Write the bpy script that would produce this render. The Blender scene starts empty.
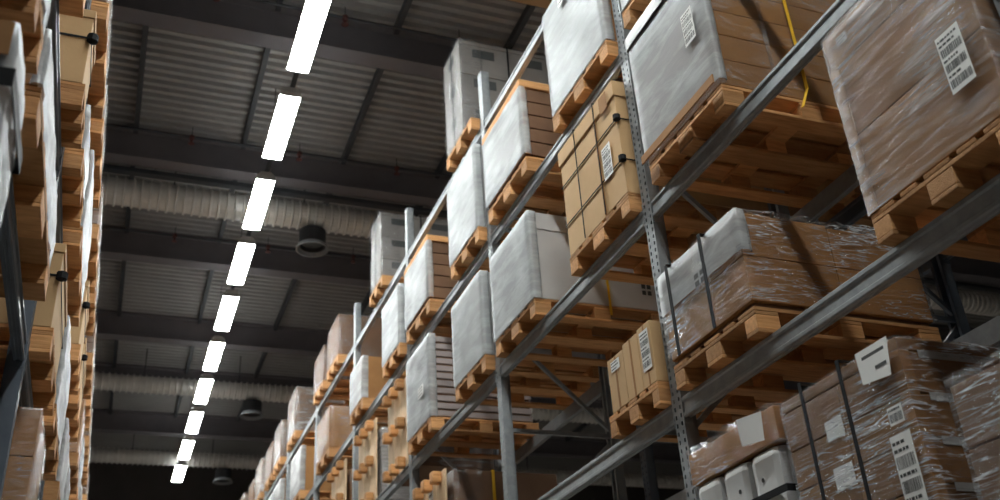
import bpy, bmesh, math, random
from mathutils import Vector, Matrix, noise
C = bpy.context.scene.collection
rng = random.Random(7)
CZ = 1.6                       # camera height over the floor; heights below are given over the camera

# ---------------------------------------------------------------- materials
def newmat(name):
    m = bpy.data.materials.new(name); m.use_nodes = True
    nt = m.node_tree; nt.nodes.clear()
    return m, nt
def nd(nt, t, **kw):
    n = nt.nodes.new(t)
    for k, v in kw.items():
        if k in n.inputs.keys(): n.inputs[k].default_value = v
        else: setattr(n, k, v)
    return n
def coords(nt, scale=(1, 1, 1), rot=(0, 0, 0)):
    tc = nd(nt, 'ShaderNodeTexCoord'); oi = nd(nt, 'ShaderNodeObjectInfo')
    mul = nd(nt, 'ShaderNodeMath', operation='MULTIPLY'); mul.inputs[1].default_value = 37.0
    nt.links.new(oi.outputs['Random'], mul.inputs[0])
    add = nd(nt, 'ShaderNodeVectorMath', operation='ADD')
    nt.links.new(tc.outputs['Object'], add.inputs[0]); nt.links.new(mul.outputs[0], add.inputs[1])
    mp = nd(nt, 'ShaderNodeMapping'); mp.inputs['Scale'].default_value = scale; mp.inputs['Rotation'].default_value = rot
    nt.links.new(add.outputs[0], mp.inputs['Vector'])
    return mp.outputs[0], oi
def ramp(nt, src, stops):
    r = nd(nt, 'ShaderNodeValToRGB')
    e = r.color_ramp.elements
    while len(e) < len(stops): e.new(0.5)
    for i, (p, c) in enumerate(stops):
        e[i].position = p; e[i].color = (c, c, c, 1) if isinstance(c, (int, float)) else (*c, 1)
    nt.links.new(src, r.inputs[0]); return r.outputs[0]
def surf(name, c0, c1, rough=0.7, metal=0.0, nscale=4.0, stretch=(1, 1, 1), bump=0.0, bscale=30.0, spec=0.4, vary=0.25, rot=(0, 0, 0), detail=5):
    """two-colour noise surface, brightness varying a little from object to object"""
    m, nt = newmat(name)
    co, oi = coords(nt, tuple(nscale * s for s in stretch), rot)
    nz = nd(nt, 'ShaderNodeTexNoise', Scale=1.0, Detail=float(detail), Roughness=0.6)
    nt.links.new(co, nz.inputs['Vector'])
    col = ramp(nt, nz.outputs[0], [(0.3, c0), (0.7, c1)])
    hv = nd(nt, 'ShaderNodeHueSaturation')
    mr = nd(nt, 'ShaderNodeMapRange'); mr.inputs[3].default_value = 1 - vary; mr.inputs[4].default_value = 1 + vary
    nt.links.new(oi.outputs['Random'], mr.inputs[0]); nt.links.new(mr.outputs[0], hv.inputs['Value'])
    nt.links.new(col, hv.inputs['Color'])
    p = nd(nt, 'ShaderNodeBsdfPrincipled', Roughness=rough, Metallic=metal)
    p.inputs['Specular IOR Level'].default_value = spec
    nt.links.new(hv.outputs[0], p.inputs['Base Color'])
    if bump:
        co2, _ = coords(nt, tuple(bscale * s for s in stretch), rot)
        n2 = nd(nt, 'ShaderNodeTexNoise', Scale=1.0, Detail=4.0)
        nt.links.new(co2, n2.inputs['Vector'])
        b = nd(nt, 'ShaderNodeBump', Strength=bump, Distance=0.01)
        nt.links.new(n2.outputs[0], b.inputs['Height']); nt.links.new(b.outputs[0], p.inputs['Normal'])
    o = nd(nt, 'ShaderNodeOutputMaterial'); nt.links.new(p.outputs[0], o.inputs[0])
    return m
def film(name, milk_lo, milk_hi, tint=(0.8, 0.81, 0.83), gloss=0.22, rot=(0.5, 0, 0), sc=(3, 3, 22), rough=0.16, bump=0.5, lo_=0.45, hi_=0.68, fil=0.0):
    """stretch film: see-through, with cloudy folds, painted pale glints and glossy wrinkles"""
    m, nt = newmat(name)
    co, oi = coords(nt, sc, rot)
    n1 = nd(nt, 'ShaderNodeTexNoise', Scale=1.0, Detail=6.0, Roughness=0.65, Distortion=0.6); nt.links.new(co, n1.inputs['Vector'])
    co3, _ = coords(nt, (2.2, 2.2, 3.5), (0.3, 0.2, 0))
    n3 = nd(nt, 'ShaderNodeTexNoise', Scale=1.0, Detail=3.0); nt.links.new(co3, n3.inputs['Vector'])
    av = nd(nt, 'ShaderNodeMix', data_type='FLOAT'); av.inputs[0].default_value = 0.42
    nt.links.new(n1.outputs[0], av.inputs[2]); nt.links.new(n3.outputs[0], av.inputs[3])
    milk = ramp(nt, av.outputs[0], [(lo_, milk_lo), (hi_, milk_hi)])
    if fil:                                       # glints along creases, painted as thin pale diffuse lines
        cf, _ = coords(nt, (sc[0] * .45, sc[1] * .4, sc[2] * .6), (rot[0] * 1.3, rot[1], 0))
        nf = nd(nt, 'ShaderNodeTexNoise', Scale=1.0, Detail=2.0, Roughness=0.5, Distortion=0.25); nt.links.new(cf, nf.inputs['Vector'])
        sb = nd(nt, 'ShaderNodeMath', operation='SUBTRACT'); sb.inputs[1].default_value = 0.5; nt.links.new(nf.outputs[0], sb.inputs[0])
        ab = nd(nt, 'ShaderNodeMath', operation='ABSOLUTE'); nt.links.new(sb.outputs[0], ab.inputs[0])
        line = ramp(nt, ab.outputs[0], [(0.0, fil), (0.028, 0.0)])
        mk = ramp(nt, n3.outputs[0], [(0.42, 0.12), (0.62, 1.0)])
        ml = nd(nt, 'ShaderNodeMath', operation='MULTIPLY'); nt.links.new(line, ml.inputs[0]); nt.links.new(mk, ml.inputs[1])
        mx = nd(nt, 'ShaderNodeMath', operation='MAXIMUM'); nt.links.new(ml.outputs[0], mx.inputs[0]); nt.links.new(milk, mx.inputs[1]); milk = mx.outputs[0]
    bp = nd(nt, 'ShaderNodeBump', Strength=bump, Distance=0.012); nt.links.new(n1.outputs[0], bp.inputs['Height'])
    tr = nd(nt, 'ShaderNodeBsdfTransparent'); tr.inputs[0].default_value = (0.97, 0.97, 0.97, 1)
    df = nd(nt, 'ShaderNodeBsdfDiffuse'); df.inputs[0].default_value = (*tint, 1); nt.links.new(bp.outputs[0], df.inputs['Normal'])
    gl = nd(nt, 'ShaderNodeBsdfAnisotropic'); gl.inputs['Roughness'].default_value = rough
    gl.inputs[0].default_value = (0.9, 0.92, 0.95, 1); nt.links.new(bp.outputs[0], gl.inputs['Normal'])
    m1 = nd(nt, 'ShaderNodeMixShader'); nt.links.new(milk, m1.inputs[0]); nt.links.new(tr.outputs[0], m1.inputs[1]); nt.links.new(df.outputs[0], m1.inputs[2])
    lw = nd(nt, 'ShaderNodeLayerWeight', Blend=0.25); nt.links.new(bp.outputs[0], lw.inputs['Normal'])
    mm = nd(nt, 'ShaderNodeMath', operation='MULTIPLY_ADD'); mm.inputs[1].default_value = 0.22; mm.inputs[2].default_value = gloss * 0.5
    nt.links.new(lw.outputs['Fresnel'], mm.inputs[0])
    m2 = nd(nt, 'ShaderNodeMixShader'); nt.links.new(mm.outputs[0], m2.inputs[0]); nt.links.new(m1.outputs[0], m2.inputs[1]); nt.links.new(gl.outputs[0], m2.inputs[2])
    o = nd(nt, 'ShaderNodeOutputMaterial'); nt.links.new(m2.outputs[0], o.inputs[0])
    return m
def emis(name, col, s):
    m, nt = newmat(name)
    e = nd(nt, 'ShaderNodeEmission', Strength=s); e.inputs[0].default_value = (*col, 1)
    o = nd(nt, 'ShaderNodeOutputMaterial'); nt.links.new(e.outputs[0], o.inputs[0]); return m

M = dict(
    wood=surf('pallet wood', (0.46, 0.212, 0.074), (0.67, 0.352, 0.145), 0.75, nscale=5, stretch=(1, 9, 9), bump=0.3, bscale=16, vary=0.28),
    palewood=surf('pale planed wood', (0.55, 0.38, 0.22), (0.72, 0.53, 0.34), 0.7, nscale=5, bump=0.2, vary=0.15),
    card=surf('brown cardboard', (0.29, 0.135, 0.045), (0.39, 0.19, 0.066), 0.8, nscale=2.5, bump=0.08, bscale=60, vary=0.1),
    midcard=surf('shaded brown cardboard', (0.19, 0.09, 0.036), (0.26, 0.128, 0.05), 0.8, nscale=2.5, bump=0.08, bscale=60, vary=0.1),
    tan=surf('tan cardboard', (0.56, 0.35, 0.17), (0.63, 0.41, 0.21), 0.8, nscale=2.0, bump=0.06, bscale=60, vary=0.06),
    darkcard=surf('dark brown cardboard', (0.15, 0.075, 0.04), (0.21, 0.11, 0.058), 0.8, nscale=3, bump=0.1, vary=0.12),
    greycard=surf('grey cardboard', (0.46, 0.44, 0.43), (0.54, 0.52, 0.51), 0.7, nscale=2, bump=0.05, vary=0.06),
    mauve=surf('mauve grey carton', (0.33, 0.27, 0.255), (0.40, 0.335, 0.315), 0.7, nscale=3, vary=0.08),
    white=surf('white plastic', (0.66, 0.66, 0.66), (0.76, 0.76, 0.76), 0.45, nscale=3, bump=0.15, bscale=12, vary=0.06),
    crate=surf('grey folding crate plastic', (0.17, 0.158, 0.148), (0.215, 0.20, 0.188), 0.55, nscale=3, vary=0.08),
    crateopen=surf('dark crate hollow', (0.045, 0.05, 0.05), (0.07, 0.075, 0.075), 0.6, nscale=3),
    strap=surf('black strap', (0.008, 0.008, 0.009), (0.016, 0.016, 0.018), 0.65, nscale=10, spec=0.15),
    yellow=surf('yellow strap', (0.75, 0.42, 0.02), (0.85, 0.50, 0.03), 0.45, nscale=10, vary=0.05),
    galv=surf('galvanised steel', (0.26, 0.28, 0.295), (0.36, 0.38, 0.395), 0.5, metal=0.4, nscale=14, vary=0.06, bump=0.05, bscale=60),
    bluesteel=surf('dark blue painted steel', (0.09, 0.11, 0.14), (0.13, 0.155, 0.19), 0.45, nscale=5, vary=0.05),
    darksteel=surf('dark grey painted steel', (0.04, 0.043, 0.05), (0.06, 0.063, 0.07), 0.5, nscale=3, vary=0.05),
    duct=surf('ribbed duct sheet', (0.72, 0.69, 0.65), (0.80, 0.77, 0.73), 0.5, metal=0.3, nscale=5, vary=0.03),
    deck=surf('grey roof sheet', (0.33, 0.322, 0.315), (0.40, 0.39, 0.38), 0.5, metal=0.2, nscale=1.5, vary=0),
    beam=surf('dark roof beam paint', (0.15, 0.138, 0.15), (0.19, 0.175, 0.188), 0.75, nscale=2, vary=0),
    wall=surf('dark wall panel', (0.07, 0.062, 0.058), (0.10, 0.088, 0.082), 0.8, nscale=1, vary=0),
    floor=surf('grey concrete floor', (0.17, 0.15, 0.13), (0.24, 0.215, 0.19), 0.5, nscale=1.5, vary=0),
    paper=surf('white label paper', (0.78, 0.77, 0.75), (0.85, 0.84, 0.82), 0.6, nscale=4, vary=0.03),
    ink=surf('black label ink', (0.03, 0.03, 0.03), (0.07, 0.07, 0.07), 0.6, nscale=10, vary=0),
    tape=surf('grey parcel tape', (0.42, 0.41, 0.40), (0.55, 0.54, 0.53), 0.3, nscale=6, vary=0.05),
    red=surf('dull red enamel', (0.07, 0.02, 0.018), (0.10, 0.03, 0.025), 0.5, nscale=4),
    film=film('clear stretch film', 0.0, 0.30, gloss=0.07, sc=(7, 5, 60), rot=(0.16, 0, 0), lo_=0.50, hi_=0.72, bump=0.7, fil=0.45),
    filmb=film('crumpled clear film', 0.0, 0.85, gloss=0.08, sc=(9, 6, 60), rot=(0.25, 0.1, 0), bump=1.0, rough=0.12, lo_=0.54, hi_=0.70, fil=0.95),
    milky=film('cloudy white film', 0.48, 0.97, tint=(0.54, 0.56, 0.57), gloss=0.06, sc=(1.6, 1.6, 9), rot=(0.12, 0, 0), rough=0.32, bump=0.35),
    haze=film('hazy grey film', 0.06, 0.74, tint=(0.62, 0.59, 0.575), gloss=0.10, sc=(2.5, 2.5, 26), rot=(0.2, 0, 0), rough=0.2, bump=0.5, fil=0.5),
    lampwhite=surf('white lamp housing', (0.6, 0.6, 0.6), (0.7, 0.7, 0.7), 0.5, nscale=3),
    glowup=emis('added uplight glow', (0.95, 1.0, 0.975), 11.0),  # upward glow added to brighten the roof
    glow=emis('lamp diffuser glow', (0.95, 1.0, 0.975), 52.0),
)

# ---------------------------------------------------------------- mesh helpers
class MB:
    def __init__(s, sx=1): s.v, s.f, s.m, s.sx = [], [], [], sx
    def poly(s, pts, mat=0):
        b = len(s.v); s.v += [(p[0] * s.sx, p[1], p[2]) for p in pts]
        s.f.append(tuple(range(b, b + len(pts)))); s.m.append(mat); return s
    def box(s, x0, x1, y0, y1, z0, z1, mat=0):
        b = len(s.v)
        for x in (x0, x1):
            for y in (y0, y1):
                for z in (z0, z1): s.v.append((x * s.sx, y, z))
        for q in ((0, 1, 3, 2), (4, 6, 7, 5), (0, 4, 5, 1), (2, 3, 7, 6), (0, 2, 6, 4), (1, 5, 7, 3)):
            s.f.append(tuple(b + i for i in q)); s.m.append(mat)
        return s
    def prism(s, prof, axis, a0, a1, mat=0):
        """closed 2-D profile swept along an axis: axis 'y' takes (x,z) points, 'x' takes (y,z), 'z' takes (x,y)"""
        def P(p, a): return {'y': (p[0], a, p[1]), 'x': (a, p[0], p[1]), 'z': (p[0], p[1], a)}[axis]
        b = len(s.v); n = len(prof)
        for a in (a0, a1):
            for p in prof:
                q = P(p, a); s.v.append((q[0] * s.sx, q[1], q[2]))
        for i in range(n):
            j = (i + 1) % n
            s.f.append((b + i, b + j, b + n + j, b + n + i)); s.m.append(mat)
        s.f.append(tuple(b + i for i in range(n))); s.m.append(mat)
        s.f.append(tuple(b + n + i for i in range(n))); s.m.append(mat)
        return s
    def bar(s, p0, p1, w, h, mat=0):
        p0, p1 = Vector(p0), Vector(p1); d = (p1 - p0).normalized()
        u = d.cross(Vector((0, 0, 1)));  u = Vector((0, 1, 0)) if u.length < 1e-4 else u.normalized()
        t = u.cross(d); b = len(s.v)
        for p in (p0, p1):
            for a, c in ((-1, -1), (1, -1), (1, 1), (-1, 1)):
                q = p + u * (a * w / 2) + t * (c * h / 2); s.v.append((q.x * s.sx, q.y, q.z))
        for q in ((0, 1, 5, 4), (1, 2, 6, 5), (2, 3, 7, 6), (3, 0, 4, 7), (3, 2, 1, 0), (4, 5, 6, 7)):
            s.f.append(tuple(b + i for i in q)); s.m.append(mat)
        return s
    def lathe(s, prof, c, axis='z', n=24, mat=0):
        """(radius, height) profile turned round an axis through c"""
        b = len(s.v); k = len(prof)
        for i in range(n):
            a = 2 * math.pi * i / n
            for r, h in prof:
                u, w = r * math.cos(a), r * math.sin(a)
                q = (c[0] + u, c[1] + w, c[2] + h) if axis == 'z' else (c[0] + h, c[1] + u, c[2] + w) if axis == 'x' else (c[0] + u, c[1] + h, c[2] + w)
                s.v.append((q[0] * s.sx, q[1], q[2]))
        for i in range(n):
            j = (i + 1) % n
            for t in range(k - 1):
                s.f.append((b + i * k + t, b + j * k + t, b + j * k + t + 1, b + i * k + t + 1)); s.m.append(mat)
        return s
    def build(s, name, mats, parent=None, bevel=0.0, smooth=False, loc=None):
        me = bpy.data.meshes.new(name); me.from_pydata(s.v, [], s.f)
        if not isinstance(mats, (list, tuple)): mats = [mats]
        for m in mats: me.materials.append(M[m])
        me.polygons.foreach_set('material_index', s.m)
        bm = bmesh.new(); bm.from_mesh(me)
        bmesh.ops.recalc_face_normals(bm, faces=bm.faces[:])
        if bevel: bmesh.ops.bevel(bm, geom=bm.edges[:], offset=bevel, segments=2, affect='EDGES', profile=0.6, clamp_overlap=True)
        bm.to_mesh(me); bm.free()
        if smooth: me.polygons.foreach_set('use_smooth', [True] * len(me.polygons))
        me.update()
        o = bpy.data.objects.new(name, me); C.objects.link(o)
        if parent is not None: o.parent = parent
        if loc: o.location = loc
        return o
LABELS = {}
def tag(o, label, cat, group=None):
    o['label'] = label; o['category'] = cat
    if group: o['group'] = group
    return o
def thing(name, label, cat, loc, group=None):
    o = bpy.data.objects.new(name, None); C.objects.link(o); o.empty_display_size = 0.1
    o.location = (loc[0], loc[1], loc[2] + CZ); return tag(o, label, cat, group)
def struct(o): o['kind'] = 'structure'; return o
def dup(root, loc, label=None, group=None, scale=None):
    r = root.copy(); C.objects.link(r); r.location = (loc[0], loc[1], loc[2] + CZ)
    if label: r['label'] = label
    if group: r['group'] = group
    elif 'group' in r: del r['group']
    if scale: r.scale = scale
    for ch in list(root.children):
        c = ch.copy(); C.objects.link(c); c.parent = r
        for g in list(ch.children):
            d = g.copy(); C.objects.link(d); d.parent = c
    return r
ORD = ['zeroth', 'first', 'second', 'third', 'fourth', 'fifth', 'sixth', 'seventh', 'eighth', 'ninth', 'tenth', 'eleventh', 'twelfth', 'thirteenth', 'fourteenth']

# ---------------------------------------------------------------- hall shell
XL, XR, Y0, Y1, ZC = -3.4, 24.0, -9.0, 29.0, 9.1 + CZ
struct(MB().box(XL, XR, Y0, Y1, -0.2, 0).build('floor', 'floor'))
struct(MB().box(XL - .2, XR + .2, Y1, Y1 + .2, 0, ZC).build('wall_end', 'wall'))
struct(MB().box(XL - .2, XR + .2, Y0 - .2, Y0, 0, ZC).build('wall_behind', 'wall'))
struct(MB().box(XL - .2, XL, Y0, Y1, 0, ZC).build('wall_left', 'wall'))
struct(MB().box(XR, XR + .2, Y0, Y1, 0, ZC).build('wall_right', 'wall'))
mb = MB(); y = Y0; pts = []
while y < Y1:                                   # trapezoid ribs of the roof sheet, running across the hall
    pts += [(y, ZC), (y + .06, ZC), (y + .08, ZC + .06), (y + .145, ZC + .06)]; y += .165
pts = [(min(a, Y1), b) for a, b in pts] + [(Y1, ZC + .25), (Y0, ZC + .25)]
mb.prism(pts, 'x', XL - .2, XR + .2); struct(mb.build('ceiling', 'deck'))
def ibeam(yc, zt, h, w):
    t = .03
    return [(yc - w/2, zt), (yc + w/2, zt), (yc + w/2, zt - t), (yc + .012, zt - t), (yc + .012, zt - h + t), (yc + w/2, zt - h + t),
            (yc + w/2, zt - h), (yc - w/2, zt - h), (yc - w/2, zt - h + t), (yc - .012, zt - h + t), (yc - .012, zt - t), (yc - w/2, zt - t)]
BEAMY = [-5.5, -2.4, 0.8, 3.9, 6.9, 10.02, 13.22, 16.28, 19.75, 22.55, 25.6]
for yb in BEAMY:
    struct(MB().prism(ibeam(yb, ZC - .005, .52, .26), 'x', XL, XR).build('ceiling_beam', 'beam'))
for i in range(-1, 8):
    xp = 1.22 + 1.56 * i
    for a, b in zip(BEAMY[:-1], BEAMY[1:]):
        struct(MB().box(xp - .035, xp + .035, a + .14, b - .14, ZC - .13, ZC - .003).build('ceiling_purlin', 'darksteel'))

# ---------------------------------------------------------------- lamps over the aisle
LZ = 7.8
def lamp_proto():
    t = thing('pendant_strip_light', 'x', 'ceiling light', (0, 0, LZ))
    MB().prism([(-.07, .10), (.07, .10), (.13, .03), (.132, -.022), (.126, -.022), (.122, .02), (-.122, .02), (-.126, -.022), (-.132, -.022), (-.13, .03)], 'y', 0, 1.46).build('housing', 'lampwhite', t, bevel=.006)
    prof = [(-.124, .018), (-.124, -.014), (-.09, -.024), (.09, -.024), (.124, -.014), (.124, .018)]
    MB().prism(prof, 'y', .021, 1.439).build('diffuser', 'glow', t)
    for yy in (-.105, .065): MB().prism([(yy, .079), (yy + .04, .079), (yy + .04, .083), (yy, .083)], 'y', .05, 1.41).build('added_uplight', 'glowup', t)  # added glowing strips that lift the ceiling, ducts and beams
    for y in (0, 1.44):
        MB().prism([(-.13, .036), (-.136, -.024), (-.087, -.030), (.087, -.030), (.136, -.024), (.13, .036)], 'y', y, y + .02).build('end_cap', 'lampwhite', t)
    return t
ltops = [1.037, 1.283, 1.535, 1.776, 2.020, 2.273, 2.515, 2.766, 3.022, 3.275]
lys = [v * LZ for v in ltops]
lx = 1.455
proto = None
lamp_label = lambda i: f'bright white strip light over the aisle, {ORD[i]} in the row counting from the nearest'
for i, y in enumerate(lys):
    if proto is None:
        proto = lamp_proto(); proto.location = (lx, y, LZ + CZ); proto['label'] = lamp_label(1); proto['group'] = 'strip lights over the aisle'
    else: dup(proto, (lx + .004 * i, y, LZ), lamp_label(i + 1), 'strip lights over the aisle')
for k in range(1, 7):                               # the row goes on overhead and behind
    dup(proto, (lx, lys[0] - 1.92 * k, LZ), 'strip light of the same row overhead, out of the top of the picture', 'strip lights overhead')
for k in range(2, 9):                                # next aisle beyond the right rack
    dup(proto, (7.6, -2 + 2.9 * k, LZ - .35), 'strip light over the next aisle behind the right rack', 'strip lights over the next aisle')
t = thing('hanging_lamp_rail', 'thin dark rail on wires carrying the row of strip lights', 'lamp rail', (lx + .02, 0, LZ))
MB().box(-.03, .03, -3.6, 27.6, .106, .135).build('rail', 'darksteel', t)
for y in [-.8, 2.3, 5.4, 8.45, 11.6, 14.9, 18, 20.5, 24, 27.2]: MB().bar((0, y, .135), (0, y, 9.1 - LZ - .012), .010, .010).build('suspension_wire', 'darksteel', t)
struct(MB().box(3.3, 7.5, 6.98 + .1, 8.75, ZC - .22, ZC - .14).build('ceiling_panel', 'tan'))

# ---------------------------------------------------------------- ducts, outlets, pipes under the roof
def duct(y, z, r, label, xo, ro):
    t = thing('ventilation_duct', label, 'duct', (0, y, z), 'ribbed ducts under the roof')
    prof = []; x = XL + .02
    while x < XR - .1:
        prof += [(r, x), (r, x + .083), (r + .032, x + .092), (r + .032, x + .110)]; x += .125
    MB().lathe(prof, (0, 0, 0), 'x', 22).build('duct_tube', 'duct', t, smooth=False)
    for xx in (-2.2, .3, 2.3, 5.3, 8.3, 11.3): MB().bar((xx, 0, r), (xx, 0, 9.1 - z - .012), .02, .02).build('hanger', 'darksteel', t)
    n = thing('air_outlet', f'dark round air outlet hanging under the {label.split(" of")[0].split("the ")[-1] if 0 else ro} ribbed duct', 'air outlet', (xo, y, z - r - .396), 'round air outlets')
    MB().lathe([(.0, .33), (.205, .33), (.21, .30), (.21, .06), (.19, .06), (.19, .29), (0, .29)], (0, 0, 0), 'z', 28).build('drum', 'darksteel', n, smooth=False)
    MB().lathe([(.205, .07), (.235, .0), (.255, .0), (.255, .012), (.222, .075), (.205, .07)], (0, 0, 0), 'z', 28).build('rim', 'galv', n)
    MB().lathe([(.07, .33), (.07, .357)], (0, 0, 0), 'z', 16).build('neck', 'darksteel', n)
    MB().lathe([(.17, .12), (.13, .14), (0, .15)], (0, 0, 0), 'z', 24).build('lamp_glass' if 0 else 'inner_cone', 'crateopen', n)
duct(13.72, 8.32, .205, 'pale ribbed ventilation duct across the roof, nearest of the three', 2.45, 'nearest')
duct(21.4, 8.25, .175, 'pale ribbed ventilation duct across the roof, second from the camera', 2.62, 'middle')
duct(26.55, 8.25, .175, 'pale ribbed ventilation duct across the roof, farthest, by the end wall', 2.62, 'farthest')
for y, z, w, lab in ((13.42, 8.47, .12, 'dark cable tray running along the nearest ribbed duct'),):
    t = thing('hanging_cable_tray', lab, 'cable tray', (0, y - .02, z))
    MB().prism([(-w/2, .0), (w/2, .0), (w/2, .07), (w/2 - .006, .07), (w/2 - .006, .008), (-w/2 + .006, .008), (-w/2 + .006, .07), (-w/2, .07)], 'x', XL + .01, XR - .01).build('tray', 'darksteel', t)
    for xx in (-2.6, 0, 2.6, 5.2, 7.8, 10.4): MB().bar((xx, 0, .008), (xx, 0, 9.1 - z - .012), .012, .012).build('hanger', 'darksteel', t)
for y, lab in ((9.68, 'thin sprinkler pipe under the roof beside the nearest roof beam in view'), (12.86, 'thin sprinkler pipe beside the second roof beam, near the duct'), (15.9, 'thin sprinkler pipe beside the third roof beam from the camera')):
    t = thing('sprinkler_pipe', lab, 'pipe', (0, y, 8.9), 'sprinkler pipes')
    MB().lathe([(.022, XL + .01), (.022, XR - .01)], (0, 0, 0), 'x', 10).build('pipe', 'darksteel', t, smooth=True)
    for xx in (-1.1, .45, 2.05, 3.6, 5.2, 6.8):
        MB().lathe([(0, .03), (.04, .025), (.04, -.03), (.018, -.045), (.018, -.10), (.05, -.11), (0, -.115)], (xx, 0, 0), 'z', 12).build('sprinkler_head', 'red', t)
        MB().bar((xx, 0, .03), (xx, 0, .19), .01, .01).build('hanger', 'darksteel', t)

# ---------------------------------------------------------------- rack steel
def post_mesh(h, face=-1, side=0.10, depth=.085, mat='galv'):
    """perforated omega upright: front web towards `face` x, holes are real openings"""
    mb = MB(); P = .05; n = int(h / P); xf = 0 if face < 0 else depth; xb = depth if face < 0 else 0; t = .004 * (1 if face < 0 else -1)
    cols = [0, .014, .030, .070, .086, side]
    for c in range(5):
        if c in (1, 3):
            for k in range(n):
                z = k * P
                mb.poly([(xf, cols[c], z), (xf, cols[c+1], z), (xf, cols[c+1], z + .018), (xf, cols[c], z + .018)])
                mb.poly([(xf, cols[c], z + .042), (xf, cols[c+1], z + .042), (xf, cols[c+1], z + P), (xf, cols[c], z + P)])
        else: mb.poly([(xf, cols[c], 0), (xf, cols[c+1], 0), (xf, cols[c+1], n * P), (xf, cols[c], n * P)])
    for y, yy in ((0, .0), (side, side)):
        mb.poly([(xf, y, 0), (xb, yy, 0), (xb, yy, n * P), (xf, y, n * P)])
    mb.box(min(xb, xb - t * 5), max(xb, xb - t * 5), 0, .025, 0, n * P); mb.box(min(xb, xb - t * 5), max(xb, xb - t * 5), side - .025, side, 0, n * P)
    return mb
FRAME_H = 6.62 + CZ
def frame_proto(name, xf, xr, label, post='galv', h=FRAME_H):
    """upright frame of two posts with horizontal and diagonal bracing (xf aisle side, xr far side)"""
    t = thing(name, label, 'rack upright', (0, 0, -CZ)); s = 1 if xr > xf else -1
    a, b = (xf, xr - .085) if s > 0 else (xf - .085, xr)
    post_mesh(h, -s).build('front_post', post, t, loc=(a, 0, .006)); post_mesh(h, s).build('rear_post', post, t, loc=(b, 0, .006))
    xa, xb = xf + s * .06, xr - s * .06; z = .35; k = 0
    while z + 1.0 < h:
        MB().bar((xa, .05, z), (xb, .05, z), .03, .035).build('horizontal_brace', post, t)
        p = ((xa, .05, z + .05), (xb, .05, z + .95)) if k % 2 else ((xa, .05, z + .95), (xb, .05, z + .05))
        MB().bar(*p, .028, .032).build('diagonal_brace', post, t); z += 1.0; k += 1
    for x in (a + .043, b + .043): MB().box(x - .07, x + .07, -.03, .13, 0, .006).build('foot_plate', post, t)
    return t
PITCH = 2.803; FY = [4.76 + PITCH * k for k in range(-2, 9)]    # near edge of each upright
def bayspan(k): return FY[k] + .1, FY[k + 1]                     # clear span of bay k (0 = off the near edge, 1 = nearest in view)
XF, XB = 3.03, 4.13
lab_post = {1: 'perforated grey rack upright nearest the camera, out of the right edge',
            2: 'tall perforated grey rack upright beside the three small tan cartons',
            3: 'tall grey rack upright beside the white lidded box, second in the right rack',
            4: 'grey rack upright beside the far stack of grey crates, third in the right rack',
            5: 'grey rack upright fourth along the right rack, by the small white box'}
fr = None
for i, y in enumerate(FY):
    if i < 1: continue
    l = lab_post.get(i, 'grey upright in the blurred far end of the right rack'); g = 'rack uprights at the far end' if i > 5 else None
    if fr is None:
        fr = frame_proto('rack_upright_frame', XF, XB, l); fr.location.y = y
        if g: fr['group'] = g
    else: dup(fr, (0, y, -CZ), l, g)
def beam_proto(xf, s, L, label, H=.12, mat='galv'):
    """stepped box beam with an end connector at each end; front face at xf, body towards s"""
    t = thing('rack_beam', label, 'rack beam', (xf, 0, 0)); t['kind'] = 'thing'; mb = MB(s)
    prof = [(.006, -H), (.0, -H + .008), (0, -.094), (.010, -.086), (.010, -.030), (.002, -.022), (.002, -.004), (.006, 0), (.05, 0), (.05, -H), (.038, -H), (.034, -H + .006), (.022, -H + .006), (.018, -H)]
    mb.prism(prof, 'y', .003, L - .003).build('beam_rail', mat, t)
    for y0 in (.0015, L - .0055):
        MB(s).box(-.002, .056, y0, y0 + .004, -H - .035, .035).build('end_connector', mat, t)
    return t
LV = {0: .63, 1: 1.985, 2: 3.335, 3: 4.655, 4: 5.965}
blab = {(1, 1): 'long grey beam across the lower right, carrying the black-strapped film-wrapped cartons', (1, 2): 'grey beam at the bottom edge carrying the three small tan cartons',
        (2, 1): 'grey beam in the upper right carrying the big grey-wrapped load with yellow strap', (2, 2): 'grey beam in the middle under the strapped tan carton and white lidded box',
        (2, 3): 'grey beam under the tall white layered load, past the second upright', (3, 2): 'grey beam above the strapped tan carton, under the tall grey box',
        (3, 3): 'grey beam above the tall white layered load, between second and third uprights', (3, 4): 'pale grey beam above the blocks of standing pallets, past the third upright',
        (4, 2): 'topmost grey beam, before the second upright, against the dark roof', (4, 3): 'topmost grey beam under the nearer stack of grey crates', (4, 4): 'topmost grey beam under the farther stack of grey crates',
        (3, 1): 'grey beam at the top edge above the big grey-wrapped load', (0, 1): 'grey beam under the lowest loads at the bottom right',
        (1, 3): 'grey beam below the tall white layered load at the bottom edge', (2, 4): 'pale grey beam below the standing pallets at the bottom edge'}
bp = beam_proto(XF, 1, PITCH - .1, blab[(1, 1)]); bp.location = (XF, FY[1] + .1, LV[1] + CZ)
for lv in range(0, 5):
    for k in range(1, 10):
        if (lv, k) == (1, 1) or (lv == 0 and k > 1) or (lv == 1 and k > 3) or (lv == 2 and k > 5) or (lv == 4 and k == 1): continue
        far = (lv, k) not in blab
        dup(bp, (XF, FY[k] + .1, LV[lv]), blab.get((lv, k), f'grey beam on the {"topmost" if lv == 4 else "second topmost"} level in the far blurred part of the right rack' if lv > 2 else 'grey beam below the far standing pallets, at the bottom edge'), f'far beams level {lv}' if far else None, (1, 1, .85) if lv > 2 else None)
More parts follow.
